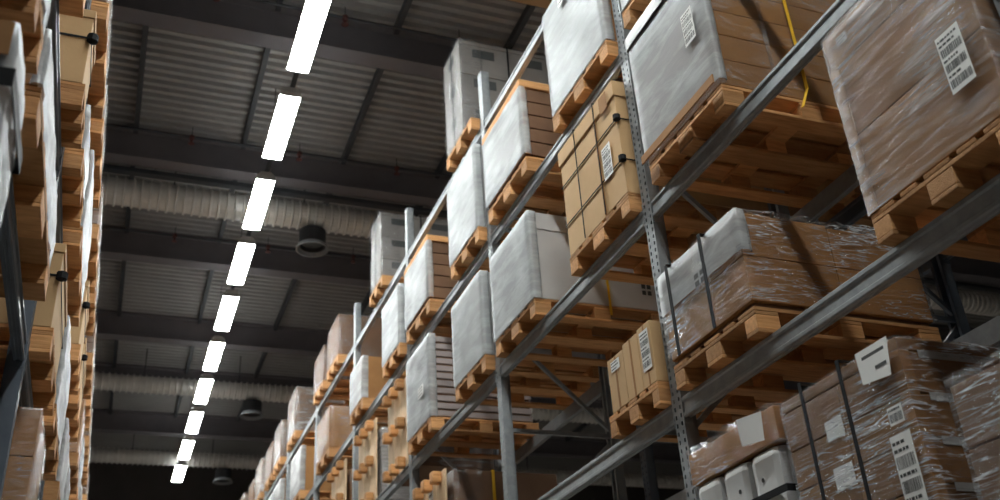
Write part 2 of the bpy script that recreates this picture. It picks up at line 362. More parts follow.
rlab = {(1, 1): 'rear beam behind the black-strapped film-wrapped cartons', (1, 2): 'bare rear beam in the dark empty bay left of the small cartons',
        (2, 1): 'rear beam under the back of the big grey-wrapped load', (2, 2): 'rear beam under the back of the white lidded box',
        (0, 1): 'rear beam under the lowest loads at the bottom right', (1, 3): 'rear beam under the brown carton with the yellow strap',
        (3, 2): 'rear beam under the back of the tall grey box', (3, 1): 'rear beam above the big grey-wrapped load', (2, 3): 'rear beam under the tall white layered load',
        (2, 4): 'rear beam behind the standing pallets past the third upright', (2, 5): 'rear beam behind the farthest standing pallet',
        (3, 3): 'rear beam under the far loads between second and third uprights', (4, 3): 'rear beam under the back of the nearer grey crates'}
rb = beam_proto(XB, -1, PITCH - .1, rlab[(1, 1)]); rb.location = (XB, FY[1] + .1, LV[1] + CZ)
for (lv, k), l in rlab.items():
    if (lv, k) != (1, 1): dup(rb, (XB, FY[k] + .1, LV[lv]), l, None, (1, 1, .85) if lv > 2 else None)
# back-to-back row behind
XB0, XB1 = 4.36, 5.46
f2 = None
for i in (1, 2, 3):
    l = {1: 'dark blue upright in the shade behind the right rack, nearest one', 2: 'dark blue upright in the shade behind the small tan cartons', 3: 'dark blue upright in the shade behind the white lidded box'}[i]
    if f2 is None: f2 = frame_proto('back_rack_upright_frame', XB0, XB1, l, 'bluesteel'); f2.location.y = FY[i] + .0
    else: dup(f2, (0, FY[i], -CZ), l)
b2 = None
for lv, k, l in ((1, 1, 'dark beam of the back rack behind the strapped cartons'), (1, 2, 'dark beam of the back rack behind the small tan cartons'), (2, 1, 'dark beam of the back rack behind the grey-wrapped load'), (2, 2, 'dark beam of the back rack behind the white lidded box'), (3, 2, 'dark beam of the back rack behind the tall grey box')):
    for x, s, w in ((XB0, 1, 'front'), (XB1, -1, 'rear')):
        ll = f'{w} {l}'
        if b2 is None: b2 = beam_proto(x, s, PITCH - .1, ll, .12, 'bluesteel'); b2.location = (x, FY[k] + .1, LV[lv] + CZ)
        elif s == 1: dup(b2, (x, FY[k] + .1, LV[lv]), ll)
        else:
            q = dup(b2, (x, FY[k] + .1, LV[lv]), ll); q.scale = (-1, 1, 1)
# left rack
XLF, XLB = -.505, -1.605
FL = [5.17 + 2.9 * k for k in range(-2, 9)]
LL = {0: 1.05, 1: 2.19, 2: 3.335, 3: 4.48}
f3 = None
for i in range(1, 9):
    l = {1: 'rack upright of the left rack nearest the camera, off the left edge', 2: 'dark rack upright at the left edge beside the brown wrapped carton', 3: 'rack upright in the left rack beyond the knotted tan cartons'}.get(i, 'rack upright in the blurred far part of the left rack'); g = 'far uprights of the left rack' if i > 3 else None
    if f3 is None: f3 = frame_proto('left_rack_upright_frame', XLF, XLB, l, 'bluesteel', 5.1 + CZ); f3.location.y = FL[i]
    else: dup(f3, (0, FL[i], -CZ), l, g)
b3 = None
llab = {(1, 1): 'dark beam of the left rack, low at the left edge', (2, 1): 'dark beam of the left rack running down from the top edge', (3, 1): 'highest beam of the left rack nearest the camera', (0, 1): 'lowest beam of the left rack under the white banded box',
        (0, 2): 'beam of the left rack under the brown wrapped carton', (1, 2): 'beam of the left rack past its near upright, under the lower knotted tan carton', (2, 2): 'beam of the left rack past its near upright, second highest', (3, 2): 'highest beam of the left rack past its near upright'}
for lv in range(4):
    for k in range(1, 8):
        if lv == 0 and k > 4: continue
        l = llab.get((lv, k), f'beam in the far part of the left rack, {ORD[4 - lv]} level from the top'); g = None if (lv, k) in llab else f'far left beams level {lv}'
        if b3 is None: b3 = beam_proto(XLF, -1, 2.8, l, .12, 'bluesteel'); b3.location = (XLF, FL[k] + .1, LL[lv] + CZ); b3['group'] = g or ''
        else: dup(b3, (XLF, FL[k] + .1, LL[lv]), l, g)
if 'group' in b3: del b3['group']
b4 = None
for lv in range(4):
    for k in (1, 2):
        l = f'rear beam of the left rack, {ORD[4 - lv]} level from the top, {"nearest bay" if k == 1 else "second bay"}'
        if b4 is None: b4 = beam_proto(XLB, 1, 2.8, l, .12, 'bluesteel'); b4.location = (XLB, FL[k] + .1, LL[lv] + CZ)
        else: dup(b4, (XLB, FL[k] + .1, LL[lv]), l)

# ---------------------------------------------------------------- pallets
PH = .144
def pallet_parts(t=None, single=False):
    """1.2 (x) by 0.8 (y) four-way pallet: deck boards along x, stringer boards along y, nine blocks, three skids"""
    items = []
    for y, w in ((0, .145), (.1865, .1), (.3275, .145), (.5135, .1), (.655, .145)): items.append(('deck_board', (0, 1.2, y, y + w, .122, PH)))
    for x in (0, .5275, 1.055): items.append(('stringer_board', (x, x + .145, .001, .799, .100, .1215)))
    for x in (.001, .5285, 1.056):
        for y, w in ((.001, .1), (.3275, .145), (.699, .1)): items.append(('block', (x, x + .143, y, y + w, .022, .0995)))
    for y, w in ((0, .1), (.3275, .145), (.7, .1)): items.append(('skid_board', (.0, 1.2, y, y + w, 0, .0215)))
    if single:
        mb = MB()
        for n, b in items: mb.box(*b)
        return mb
    for n, b in items: MB().box(*b).build(n, 'wood', t, bevel=.004)
pp = pf = None; PLAB = set()
def pallet(x, y, z, w, label, full=True, s=1, depth=1.2, group=None):
    global pp, pf
    assert label not in PLAB or group, label
    PLAB.add(label); sc = (depth / 1.2, w / .8, 1); x0 = x if s > 0 else x - depth
    if full:
        if pp is None:
            pp = thing('wooden_pallet', label, 'pallet', (x0, y, z), group); pallet_parts(pp); pp.scale = sc; return pp
        return dup(pp, (x0, y, z), label, group, sc)
    if pf is None:
        pf = pallet_parts(single=True).build('wooden_pallet', 'wood'); tag(pf, label, 'pallet', group); o = pf
    else:
        o = pf.copy(); C.objects.link(o); tag(o, label, 'pallet', group)
        if not group and 'group' in o: del o['group']
    o.location = (x0, y, z + CZ); o.scale = sc; return o

# ---------------------------------------------------------------- pieces of loads (local: x into the rack, y along the aisle away from the camera, z up)
def carton(t, x0, x1, y0, y1, z0, z1, mat='card', name='carton', s=1, bevel=.006):
    return MB(s).box(x0, x1, y0, y1, z0, z1).build(name, mat, t, bevel=bevel)
def wrap(t, d, w, h, mat='film', gap=.006, amp=.012, s=1, top=.02, name='stretch_wrap', seed=0, z0=0.0, taper=0.0, lump=0.0, step=.05):
    """film shell round a load, folds pushed outwards by noise"""
    mb = MB(s); nx, ny, nz = max(4, int(d / step)), max(4, int(w / step)), max(4, int(h / step))
    amp *= .75; off = Vector((seed * 7.3 + 11, seed * 3.1, seed * 5.7))
    def pt(x, y, z, n):
        p = Vector((x, y, z)); a = abs(noise.noise(Vector((x * 5, y * 5, z * 9)) + off)) * amp + abs(noise.noise(Vector((x * 17, y * 17, z * 30 + y * 8)) + off)) * amp * .5
        a += lump * max(0, noise.noise(Vector((x * 3, y * 3, z * 2)) + off))
        return p + Vector(n) * (gap + a)
    def grid(fn, a, b):
        g = [[fn(i / a, j / b) for j in range(b + 1)] for i in range(a + 1)]
        for i in range(a):
            for j in range(b): mb.poly([g[i][j], g[i+1][j], g[i+1][j+1], g[i][j+1]])
    q = .7071
    def nrm(u, lo, hi): return lo if u < 1e-6 else hi if u > 1 - 1e-6 else 0
    def N(u, v, w_):
        n = Vector((nrm(u, -1, 1), nrm(v, -1, 1), 1 if w_ > 1 - 1e-6 else 0)); return n.normalized() if n.length else n
    f = lambda u, v, w_: pt(u * d, v * w, z0 + w_ * h, N(u, v, w_))
    grid(lambda a, b: f(0, a, b), ny, nz); grid(lambda a, b: f(1, a, b), ny, nz)
    grid(lambda a, b: f(a, 0, b), nx, nz); grid(lambda a, b: f(a, 1, b), nx, nz); grid(lambda a, b: f(a, b, 1), nx, ny)
    o = mb.build(name, mat, t)
    bm = bmesh.new(); bm.from_mesh(o.data); bmesh.ops.remove_doubles(bm, verts=bm.verts[:], dist=1e-4); bmesh.ops.recalc_face_normals(bm, faces=bm.faces[:]); bm.to_mesh(o.data); bm.free()
    o.data.polygons.foreach_set('use_smooth', [True] * len(o.data.polygons)); return o
def strap_v(t, y, d, h, s=1, w=.016, g=.02, mat='strap', th=.004, z0=0, name='strap'):
    """band round the load in an x-z loop"""
    mb = MB(s)
    mb.box(-g - th, -g, y - w/2, y + w/2, z0 - .002, h + g + th); mb.box(-g, d + g, y - w/2, y + w/2, h + g, h + g + th); mb.box(d + g, d + g + th, y - w/2, y + w/2, z0 - .002, h + g + th)
    return mb.build(name, mat, t)
def strap_n(t, x, w_, h, s=1, w=.016, g=.02, mat='strap', th=.004, z0=0, name='strap'):
    """band round the load in a y-z loop (shows on the near face)"""
    mb = MB(s)
    mb.box(x - w/2, x + w/2, -g - th, -g, z0 - .002, h + g + th); mb.box(x - w/2, x + w/2, -g, w_ + g, h + g, h + g + th); mb.box(x - w/2, x + w/2, w_ + g, w_ + g + th, z0 - .002, h + g + th)
    return mb.build(name, mat, t)
def strap_h(t, z, d, w_, s=1, w=.012, g=.004, mat='strap', th=.004, name='strap'):
    mb = MB(s)
    mb.box(-g - th, -g, -g - th, w_ + g + th, z, z + w); mb.box(d + g, d + g + th, -g - th, w_ + g + th, z, z + w)
    mb.box(-g, d + g, -g - th, -g, z, z + w); mb.box(-g, d + g, w_ + g, w_ + g + th, z, z + w)
    return mb.build(name, mat, t)
def label_on(t, face, a0, z0, w, h, s=1, off=.004, style='ship', seed=1, name='shipping_label', tilt=0.0):
    """printed paper label; face 'A' = aisle side (a0 = far edge, reads towards the camera side), 'N' = near side (a0 = x from the aisle)"""
    r = random.Random(seed); mb = MB(s)
    def R(u0, u1, v0, v1, lift, mat):
        def P(u, v):
            u, v = u - w/2, v - h/2; u, v = u * math.cos(tilt) - v * math.sin(tilt) + w/2, u * math.sin(tilt) + v * math.cos(tilt) + h/2
            return (-off - lift, a0 - u, z0 + v) if face == 'A' else (a0 + u, -off - lift, z0 + v)
        mb.poly([P(u0, v0), P(u1, v0), P(u1, v1), P(u0, v1)], mat)
    if style != 'mark': R(0, w, 0, h, 0, 0)
    if style != 'blank':
        v = h * .95; m = w * .06
        rows = ['text', 'text', 'bar', 'text', 'bar', 'text', 'bar'] if style == 'ship' else ['text', 'bar'] if style == 'small' else ['mark', 'mark'] if style == 'mark' else ['text', 'text', 'text']
        tot = sum(2.2 if q != 'text' else 1 for q in rows); unit = h * .9 / tot
        for q in rows:
            hh = unit * (2.2 if q != 'text' else 1); v -= hh
            if q == 'bar':
                u = m
                while u < w - m - .002:
                    b = w * r.choice((.015, .025, .04)); R(u, min(u + b, w - m), v + hh * .15, v + hh * .9, .0008, 1); u += b + w * r.choice((.015, .03))
            elif q == 'text':
                u = m
                while u < w * r.uniform(.6, .95):
                    b = w * r.uniform(.06, .18); R(u, min(u + b, w - m), v + hh * .3, v + hh * .75, .0008, 1); u += b + w * .04
            else:
                for i in range(2): R(w * (.1 + .47 * i), w * (.43 + .47 * i), v + hh * .15, v + hh * .85, .0008, 1)
    return mb.build('printed_mark' if style == 'mark' else name, ['paper', 'ink'], t)
def layers(t, d, w, h, n, mat='card', s=1, ny=2, nx=2, gap=.004, tape=False):
    """a bonded stack of cartons: every carton a part"""
    hz = h / n
    for k in range(n):
        a, b = (ny, nx) if k % 2 == 0 else (ny, nx)
        for i in range(a):
            for j in range(b):
                carton(t, j * d / b + gap/2, (j + 1) * d / b - gap/2, i * w / a + gap/2, (i + 1) * w / a - gap/2, k * hz + gap/2, (k + 1) * hz - gap/2, mat, s=s, bevel=.005)
def paper_patch(t, pts, mat='paper', name='paper_sheet', s=1):
    mb = MB(s); mb.poly(pts); return mb.build(name, mat, t)

# right rack ------------------------------------------------------------
G = LV
def zl(l): return LV[l] + PH + .003
def load(name, label, cat, x, y, z, group=None): return thing(name, label, cat, (x, y, z), group)

# L0 lowest row, bottom right of the picture
def low_big_load():
    y0, w, d, h = 2.95, .82, 1.18, .80; z = zl(0); t = load('carton_load', 'film-wrapped brown cartons with two black straps and white labels, bottom right', 'carton load', 2.95, y0, z)
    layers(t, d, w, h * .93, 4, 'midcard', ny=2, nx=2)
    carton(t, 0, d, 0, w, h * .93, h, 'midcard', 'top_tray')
    MB().prism([(-.004, -.004), (.05, -.004), (.05, -.001), (-.001, -.001), (-.001, .05), (-.004, .05)], 'z', 0, h * .93).build('corner_board', 'card', t)
    for k in range(4):
        MB().box(.10, .50, -.002, 0, h * .93 * (k + 1) / 4 - .028, h * .93 * (k + 1) / 4 + .006).build('parcel_tape', 'tape', t)
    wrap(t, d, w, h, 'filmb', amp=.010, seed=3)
    for yy in (.34, .62): strap_v(t, yy, d, h, w=.022, g=.026)
    label_on(t, 'A', .125, .45, .085, .075, off=.022, style='small', seed=4)
    label_on(t, 'A', .15, .05, .12, .36, off=.022, seed=5)
    for a, zz, ww, hh in ((.55, .30, .13, .10), (.55, .10, .12, .10), (.76, .14, .12, .08), (.54, .52, .12, .09)):
        label_on(t, 'A', a, zz, ww, hh, off=.003, style='blank', name='carton_label')
    g = -.024
    paper_patch(t, [(g, .02, h + .01), (g, .225, h + .01), (g - .004, .215, h - .135), (g - .006, .04, h - .155)])
    MB().poly([(g - .001, .05, h - .02), (g - .001, .19, h - .02), (g - .0015, .19, h - .035), (g - .0015, .05, h - .035)]).poly([(g - .0045, .05, h - .085), (g - .0045, .12, h - .085), (g - .005, .12, h - .10), (g - .005, .05, h - .10)]).build('print', 'ink', t)
    pallet(2.95, y0, LV[0] + .001, .82, 'wooden pallet under the black-strapped brown cartons at bottom right')
low_big_load()
def low_right_load():
    y0, w, d, h = 2.19, .56, 1.18, .50; z = zl(0); t = load('carton_load', 'brown load in glossy crumpled film, cut by the lower right corner', 'carton load', 2.95, y0, z)
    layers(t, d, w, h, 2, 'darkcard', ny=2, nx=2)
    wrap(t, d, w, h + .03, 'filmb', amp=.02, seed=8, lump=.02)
    pallet(2.95, y0, LV[0] + .001, .57, 'wooden pallet under the corner load in crumpled film at lower right')
low_right_load()
def low_white_load():
    y0, w, d = 3.84, .80, 1.15; z = zl(0) + .0; t = load('bagged_load', 'pale grey bagged load under a film-covered brown tray, bottom centre', 'wrapped load', 2.95, y0, z)
    for i, (a, b) in enumerate(((.02, .27), (.29, .53), (.55, .79))):
        MB().box(.0, d - .03, a, b, 0, .645).build('white_block', 'white', t, bevel=.05)
        k = MB()
        for zz in (.18, .36, .50):
            k.lathe([(0, -.002), (.012, -.002), (.012, 0)], (-.001, (a + b) / 2 + .03 * (-1) ** i, zz), 'x', 10)
        k.build('vent_hole', 'ink', t)
    strap_h(t, .40, d - .03, .80, w=.035, g=.006, name='strap')
    carton(t, 0, d, -.01, .81, .65, .82, 'card', 'top_tray')
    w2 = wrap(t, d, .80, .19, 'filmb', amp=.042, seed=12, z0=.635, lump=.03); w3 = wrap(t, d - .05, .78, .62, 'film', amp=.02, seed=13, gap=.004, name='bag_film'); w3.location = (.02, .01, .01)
    paper_patch(t, [(-.045, .03, .80), (-.045, .25, .83), (-.04, .24, .69), (-.042, .05, .66)])
    pallet(2.95, y0, LV[0] + .001, .8, 'wooden pallet under the pale bagged load at bottom centre')
low_white_load()
# L1
def big_right():
    y0, w, d, h = 2.09, .81, 1.2, .98; z = zl(1); t = load('carton_load', 'large brown load in hazy grey film with a long white label, right edge', 'carton load', 2.95, y0, z)
    layers(t, d, w, h * .80, 2, 'card', ny=1, nx=2); carton(t, 0, d, 0, w, h * .802, h, 'card', 'lid'); MB().prism([(-.004, w + .004), (.06, w + .004), (.06, w + .001), (-.001, w + .001), (-.001, w - .06), (-.004, w - .06)], 'z', 0, h * .8).build('corner_board', 'card', t)
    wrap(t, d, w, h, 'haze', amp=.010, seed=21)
    label_on(t, 'A', .20, .20, .125, .28, off=.022, seed=22)
    label_on(t, 'A', .72, h * .86 + .03, .07, .05, off=.003, style='plain', name='carton_label')
    pallet(2.95, y0, LV[1] + .001, .81, 'wooden pallet under the large hazy-wrapped load at right edge')
big_right()
def strapped_l1():
    y0, w, d, h = 3.82, .84, 1.18, .53; z = zl(1) + .03; t = load('carton_load', 'film-wrapped brown cartons with two black straps, low right of the perforated upright', 'carton load', 2.95, y0, z)
    carton(t, 0, d * .5, 0, w, 0, h * .5); carton(t, d * .5 + .004, d, 0, w, 0, h * .5)
    carton(t, 0, d * .5, 0, w * .498, h * .504, h); carton(t, 0, d * .5, w * .502, w, h * .504, h); carton(t, d * .5 + .004, d, 0, w, h * .504, h * .97)
    carton(t, .02, d - .02, .02, w - .02, -.028, -.001, 'darkcard', 'base_sheet')
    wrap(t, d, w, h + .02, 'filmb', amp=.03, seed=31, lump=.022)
    w2 = wrap(t, .04, w, h * .46, 'milky', amp=.010, seed=32, gap=.016, name='sheen_band', z0=h * .55)  # white reflections on the clear film, painted as a cloudy band
    for yy in (.30, .68): strap_v(t, yy, d, h - .03, w=.030, g=.046, z0=-.026)
    label_on(t, 'A', .44, h * .50, .13, .10, off=.036, style='mark', seed=33)
    pallet(2.95, y0, LV[1] + .001, .84, 'wooden pallet under the film-wrapped cartons with two black straps')
strapped_l1()
def small_l1():
    y0, z = 4.875, zl(1); x = 2.96
    specs = ((0, .165, .40, 'tan carton standing on edge, nearest of three beside the perforated upright'), (.17, .37, .385, 'tan carton standing on edge, middle of three on the small pallet'), (.375, .60, .36, 'tan carton standing on edge, farthest of three on the small pallet'))
    for i, (a, b, h, l) in enumerate(specs):
        t = load('upright_carton', l, 'carton', x, y0 + a, z, 'three small tan cartons')
        carton(t, .0, .72, 0, b - a, 0, h, 'tan', 'body')
        MB().box(-.0015, 0, (b - a) * .45, (b - a) * .55, 0, h).build('parcel_tape', 'card', t)
        if i == 0: label_on(t, 'A', .135, .10, .11, .26, seed=41)
        if i == 2: label_on(t, 'A', .17, .26, .12, .07, style='plain', seed=43)
    pallet(x, y0, LV[1] + .001, .66, 'small wooden pallet under the three upright tan cartons')
small_l1()
def standing_pallet(t, x, y, w, h, nb=3, s=1):
    """a pallet on its end, deck against the load, blocks towards the aisle"""
    for i in range(3):
        yy = y + i * (w - .16) / 2
        MB(s).box(x, x + .022 + .006 * i, y + i * w / 3 + .006, y + (i + 1) * w / 3 - .006, 0, h).build('board', 'palewood', t, bevel=.003)
        for zz in ((0.0, h * .5 - .06, h - .12) if nb == 3 else (0, h - .11)):
            MB(s).box(x - .10, x - .0005, y + (i + .5) * w / 3 - .06, y + (i + .5) * w / 3 + .06, zz, zz + .12).build('block', 'wood', t, bevel=.02)
def upright(label, y, w, h, lv, x=3.04):
    t = load('standing_pallet', label, 'pallet', x, y, LV[lv] + .001)
    standing_pallet(t, 0, .02, w, h); return t
t = upright('wooden pallet standing on end with white label, at the bottom edge left of centre', 9.22, .92, .92, 1)
label_on(t, 'A', .57, .58, .15, .24, off=.002, style='plain', seed=46)
t = load('carton_load', 'brown carton with a yellow strap behind the standing pallet, bottom edge', 'carton load', 3.115, 9.20, LV[1] + .001)
carton(t, 0, 1.12, 0, .95, 0, .90, 'darkcard', 'carton'); wrap(t, .3, .95, .9, 'filmb', seed=45, name='stretch_wrap'); strap_n(t, .42, .95, .90, w=.03, g=.006, mat='yellow', name='yellow_strap')

# L2
def grey_l2():
    y0, w, d, h = 3.71, .87, 1.2, 1.02; z = zl(2); t = load('carton_load', 'big load in grey-white film with label and yellow strap, above the perforated upright', 'carton load', 2.95, y0, z)
    layers(t, d, w, h * .93, 5, 'card', ny=1, nx=2); carton(t, 0, d, 0, w, h * .932, h, 'greycard', 'lid')
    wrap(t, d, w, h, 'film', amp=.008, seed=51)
    mb = MB(); 
    wrap(t, .03, w, h * .90, 'milky', amp=.006, seed=52, gap=.016, name='white_film_sheet', z0=.03)
    wrap(t, .10, w, .09, 'white', amp=.010, seed=55, gap=.028, name='film_fold', z0=h * .93)
    MB().box(-.05, -.041, .0, w, .0, .055).build('edge_board', 'card', t)
    MB().box(.36, .385, -.03, -.022, .02, h).build('clear_corner_strip', 'film', t)
    label_on(t, 'A', .21, .42, .12, .24, off=.035, seed=53)
    o = MB().bar((.58, -.035, h), (.58, -.035, .05), .022, .004).bar((.58, -.035, .06), (.50, -.05, -.10), .022, .004).build('yellow_strap', 'yellow', t)
    pallet(2.95, y0, LV[2] + .001, .87, 'wooden pallet under the big grey-white wrapped load with yellow strap')
grey_l2()
def tan_l2():
    y0, w, d, h = 4.90, .94, 1.15, .93; z = zl(2); t = load('strapped_carton', 'large tan cardboard box bound with thin black cords, left of the perforated upright', 'carton', 2.96, y0, z)
    carton(t, 0, d, 0, w, 0, h * .90, 'tan', 'body'); MB().box(-.012, d + .012, -.012, w + .012, h * .86, h).build('lid', 'tan', t, bevel=.006)
    MB().box(-.016, -.001, w * .33, w * .335, 0, h * .86).build('seam', 'card', t)
    for zz in (.26, .60): strap_h(t, zz, d, w, g=.004, w=.007, th=.006, name='cord')
    for yy in (.30, .64): strap_v(t, yy, d, h, w=.007, g=.014, th=.006, name='cord')
    for zz in (.26, .60): MB().lathe([(0, -.03), (.028, -.018), (.028, .018), (0, .03)], (-.012, -.012, zz), 'z', 8).build('corner_guard', 'strap', t)
    label_on(t, 'A', .26, .24, .13, .26, off=.012, seed=61)
    paper_patch(t, [(-.02, .08, h - .03), (-.02, .20, h - .03), (-.02, .20, h - .17), (-.02, .08, h - .17)], 'card', 'flap')
    pallet(2.96, y0, LV[2] + .001, .96, 'wooden pallet under the large cord-bound tan box')
tan_l2()
def lidded_l2():
    y0, w, d, h = 6.53, .90, 1.2, .80; z = zl(2); t = load('lidded_box', 'white lidded box in cloudy film with yellow strap, centre of the rack', 'box', 2.95, y0, z)
    carton(t, 0, d, 0, w, 0, h * .84, 'greycard', 'body'); MB().box(-.008, d + .008, -.008, w + .008, h * .80, h).build('lid', 'greycard', t, bevel=.006)
    wrap(t, .06, w, h, 'milky', amp=.008, seed=71, gap=.012); 
    label_on(t, 'N', .98, .12, .11, .13, style='mark', seed=72)
    MB().box(.66, .68, -.014, -.009, -.09, .30).build('yellow_strap', 'yellow', t)
    pallet(2.95, y0, LV[2] + .001, .90, 'wooden pallet under the white lidded box with yellow strap')
lidded_l2()
def plain_white(label, short, y0, w, h, lv, x=2.95, seed=80, mat='milky', inner='greycard', d=1.15, full=False, lid=False, s=1, zz=None, name='wrapped_load', lab=None, dz=0, ply=True, pg=None, g=None):
    z = (zl(lv) if s > 0 else LL[lv] + PH + .003) + dz
    t = load(name, label, 'wrapped load', x, y0, z, g)
    carton(t, 0, d, 0, w, 0, h, inner, 'carton', s=s)
    if lid: MB(s).box(-.006, d + .006, -.006, w + .006, h * .88, h + .006).build('lid', lid, t, bevel=.005)
    if mat == 'milky': wrap(t, .07, w, h, mat, amp=.008, seed=seed, gap=.008, s=s, step=.05)
    else: wrap(t, d, w, h, mat, amp=.012, seed=seed, gap=.008, s=s, step=.07)
    if lab: label_on(t, 'A', *lab, off=.03, seed=seed, s=s)
    if ply: pallet(x, y0, (LV[lv] if s > 0 else LL[lv]) + .001, w, short, full=full, s=s, group=pg)
    return t
plain_white('white film-wrapped box just left of the second upright, below its middle beam', 'wooden pallet under the white box just left of the second upright', 7.70, .86, .84, 2, seed=81, full=True)
def tall_l2():
    y0, w, d, h = 9.35, .86, 1.15, .92; z = zl(2); t = load('layered_load', 'tall white wrapped load with dark ribbed layers on its near side', 'wrapped load', 2.95, y0, z)
    layers(t, d, w, h, 11, 'mauve', ny=1, nx=1, gap=.022)
    carton(t, .03, d - .03, .03, w - .03, .01, h - .02, 'darkcard', 'core'); MB().box(0, .05, -.008, .0, 0, h).build('corner_board', 'card', t)
    wrap(t, .06, w, h, 'milky', seed=91, gap=.010)
    label_on(t, 'A', .36, .30, .2, .12, off=.028, style='plain', seed=92)
    pallet(2.95, y0, LV[2] + .001, .86, 'wooden pallet under the tall white load with ribbed layers', full=True)
tall_l2()
upright('wooden pallet standing on end beside the tall white layered load', 10.52, .86, 1.06, 2)
t = load('carton_load', 'grey wrapped box behind the first standing pallet, past the third upright', 'carton load', 3.115, 10.56, LV[2] + .001); carton(t, 0, 1.1, 0, .84, 0, .86, 'darkcard'); wrap(t, 1.1, .84, .86, 'haze', seed=95)
upright('wooden pallet standing on end in front of a grey box, third upright bay', 11.98, .95, 1.06, 2)
t = load('carton_load', 'grey box with film behind the second standing pallet', 'carton load', 3.115, 11.98, LV[2] + .001); carton(t, 0, 1.1, 0, 1.0, 0, .93, 'greycard'); wrap(t, 1.1, 1.0, .93, 'haze', seed=96)
upright('farthest wooden pallet standing on end, at the bottom edge', 13.72, .95, 1.06, 2)
t = load('carton_load', 'brown box behind the farthest standing pallet', 'carton load', 3.115, 13.72, LV[2] + .001); carton(t, 0, 1.1, 0, 1.0, 0, .9, 'card'); wrap(t, 1.1, 1.0, .9, 'film', seed=97)

# L3
t = load('carton_load', 'load on the pallet cut off by the top edge, right of the perforated upright', 'carton load', 2.95, 3.80, zl(3)); carton(t, 0, 1.15, 0, .8, 0, .8, 'greycard'); wrap(t, 1.15, .8, .8, 'milky', seed=99)
pallet(2.95, 3.80, LV[3] + .001, .82, 'wooden pallet at the top edge, right of the perforated upright')
def grey_l3():
    y0, w, d, h = 4.90, .98, 1.15, 1.04; z = zl(3); t = load('wrapped_load', 'tall box in grey-white film at the top edge, left of the perforated upright', 'wrapped load', 2.96, y0, z)
    layers(t, d, w, h, 4, 'greycard', ny=1, nx=2)
    carton(t, -.001, d, -.004, -.001, 0, h, 'card', 'side_board')
    wrap(t, .07, w, h, 'milky', seed=101, amp=.008)
    label_on(t, 'A', .62, .83, .13, .16, off=.03, style='plain', seed=102)
    pallet(2.96, y0, LV[3] + .001, 1.0, 'wooden pallet under the tall grey-white box at the top edge')
grey_l3()
def slat(label, short, y0, w, h, lv, seed, full=True):
    d = 1.12; z = zl(lv) + .02; t = load('crated_load', label, 'wrapped load', 2.95, y0, z)
    layers(t, d, w, h * .90, 5, 'darkcard', ny=1, nx=2, gap=.012)
    MB().box(-.012, d + .012, -.012, w + .012, h * .905, h).build('wooden_lid', 'wood', t, bevel=.006)
    for xx in (0, d - .05): MB().box(xx, xx + .05, -.012, -.001, 0, h * .90).build('corner_board', 'wood', t)
    carton(t, .02, d - .02, .02, w - .02, -.019, -.001, 'wood', 'base_board')
    wrap(t, .04, w, h * .90, 'milky', seed=seed, gap=.014, name='white_film_sheet')
    pallet(2.95, y0, LV[lv] + .001, w, short, full=full)
slat('white-sided load with brown slatted near side and wooden lid, before the second upright', 'wooden pallet under the nearer slatted load with wooden lid', 6.46, .95, .80, 3, 111)
plain_white('white film-wrapped box just left of the second upright, under the topmost beam', 'wooden pallet under the upper white box left of the second upright', 7.69, .86, .95, 3, seed=115, full=True)
slat('white-sided load with wooden lid and brown near side, before the third upright', 'wooden pallet under the farther slatted load with wooden lid', 9.30, .92, .78, 3, 121)
plain_white('white film-wrapped box just past the third upright, beside the farther lidded load', 'wooden pallet under the white box just past the third upright', 10.50, .80, .78, 3, seed=125)
t = plain_white('small white box with a yellow strap at the fourth upright', 'wooden pallet under the small white box at the fourth upright', 12.36, .74, .60, 3, seed=127, inner='card', mat='milky')
strap_n(t, .62, .74, .60, w=.05, g=.03, mat='yellow', name='yellow_strap')
for y0, h, lab, sh, sd, inner in ((14.5, .66, 'shaggy white-filmed brown load past the fourth upright, second level from top', 'wooden pallet under the shaggy white-filmed brown load', 131, 'card'),
                            (16.85, .78, 'large white and brown box on the second level from top, far down', 'wooden pallet under the large far white and brown box', 133, 'card'),):
    plain_white(lab, sh, y0, 1.0, h, 3, seed=sd, inner=inner, mat='milky' if sd == 133 else 'film')
for k, y0 in enumerate((18.95, 20.0, 21.75)):
    plain_white('blurred wrapped load at the far end of the second topmost level', 'pallet at the far end of the second topmost level', y0, .85, .8, 3, seed=140 + k, inner=('card', 'greycard', 'card')[k], pg='far pallets second topmost level', g='far loads second topmost level')

# L4
def crates(label, short, y0, w, h, n, full, py, pw):
    d = 1.15; z = zl(4); t = load('crate_stack', label, 'crate stack', 2.95, y0, z)
    hz = h / n
    for k in range(n):
        for j in range(2):
            x0 = j * d / 2 + .004; x1 = (j + 1) * d / 2 - .004; z0, z1 = k * hz + .002, (k + 1) * hz - .002
            c = MB().box(x0, x1, 0, w, z0, z1 - hz * .07).box(x0 - .003, x1 + .003, -.008, w + .008, z1 - hz * .12, z1).build('crate', 'crate', t, bevel=.006)
            xm = (x0 + x1) / 2; MB().box(xm - .13, xm + .13, -.003, .0, z0 + hz * .48, z0 + hz * .76).build('hand_hole', 'crateopen', c)
            if j == 0: MB().box(-.003, 0, w * .35, w * .65, z0 + hz * .5, z0 + hz * .76).build('hand_hole', 'crateopen', c)
    strap_n(t, d * .5, w, h, w=.018, g=.010); strap_v(t, w * .45, d, h, w=.018, g=.010)
    wrap(t, .25, w, h, 'film', seed=int(y0), gap=.014, name='stretch_wrap')
    pallet(2.95, py, LV[4] + .001, pw, short, full=full)
crates('stack of grey plastic crates on the topmost beam, the nearer and larger one', 'wooden pallet under the nearer stack of grey crates', 7.98, .52, 1.24, 3, True, 7.72, .82)
crates('stack of grey plastic crates on the topmost beam, the farther and smaller one', 'wooden pallet under the farther stack of grey crates', 11.40, .50, 1.02, 3, False, 11.3, .7)
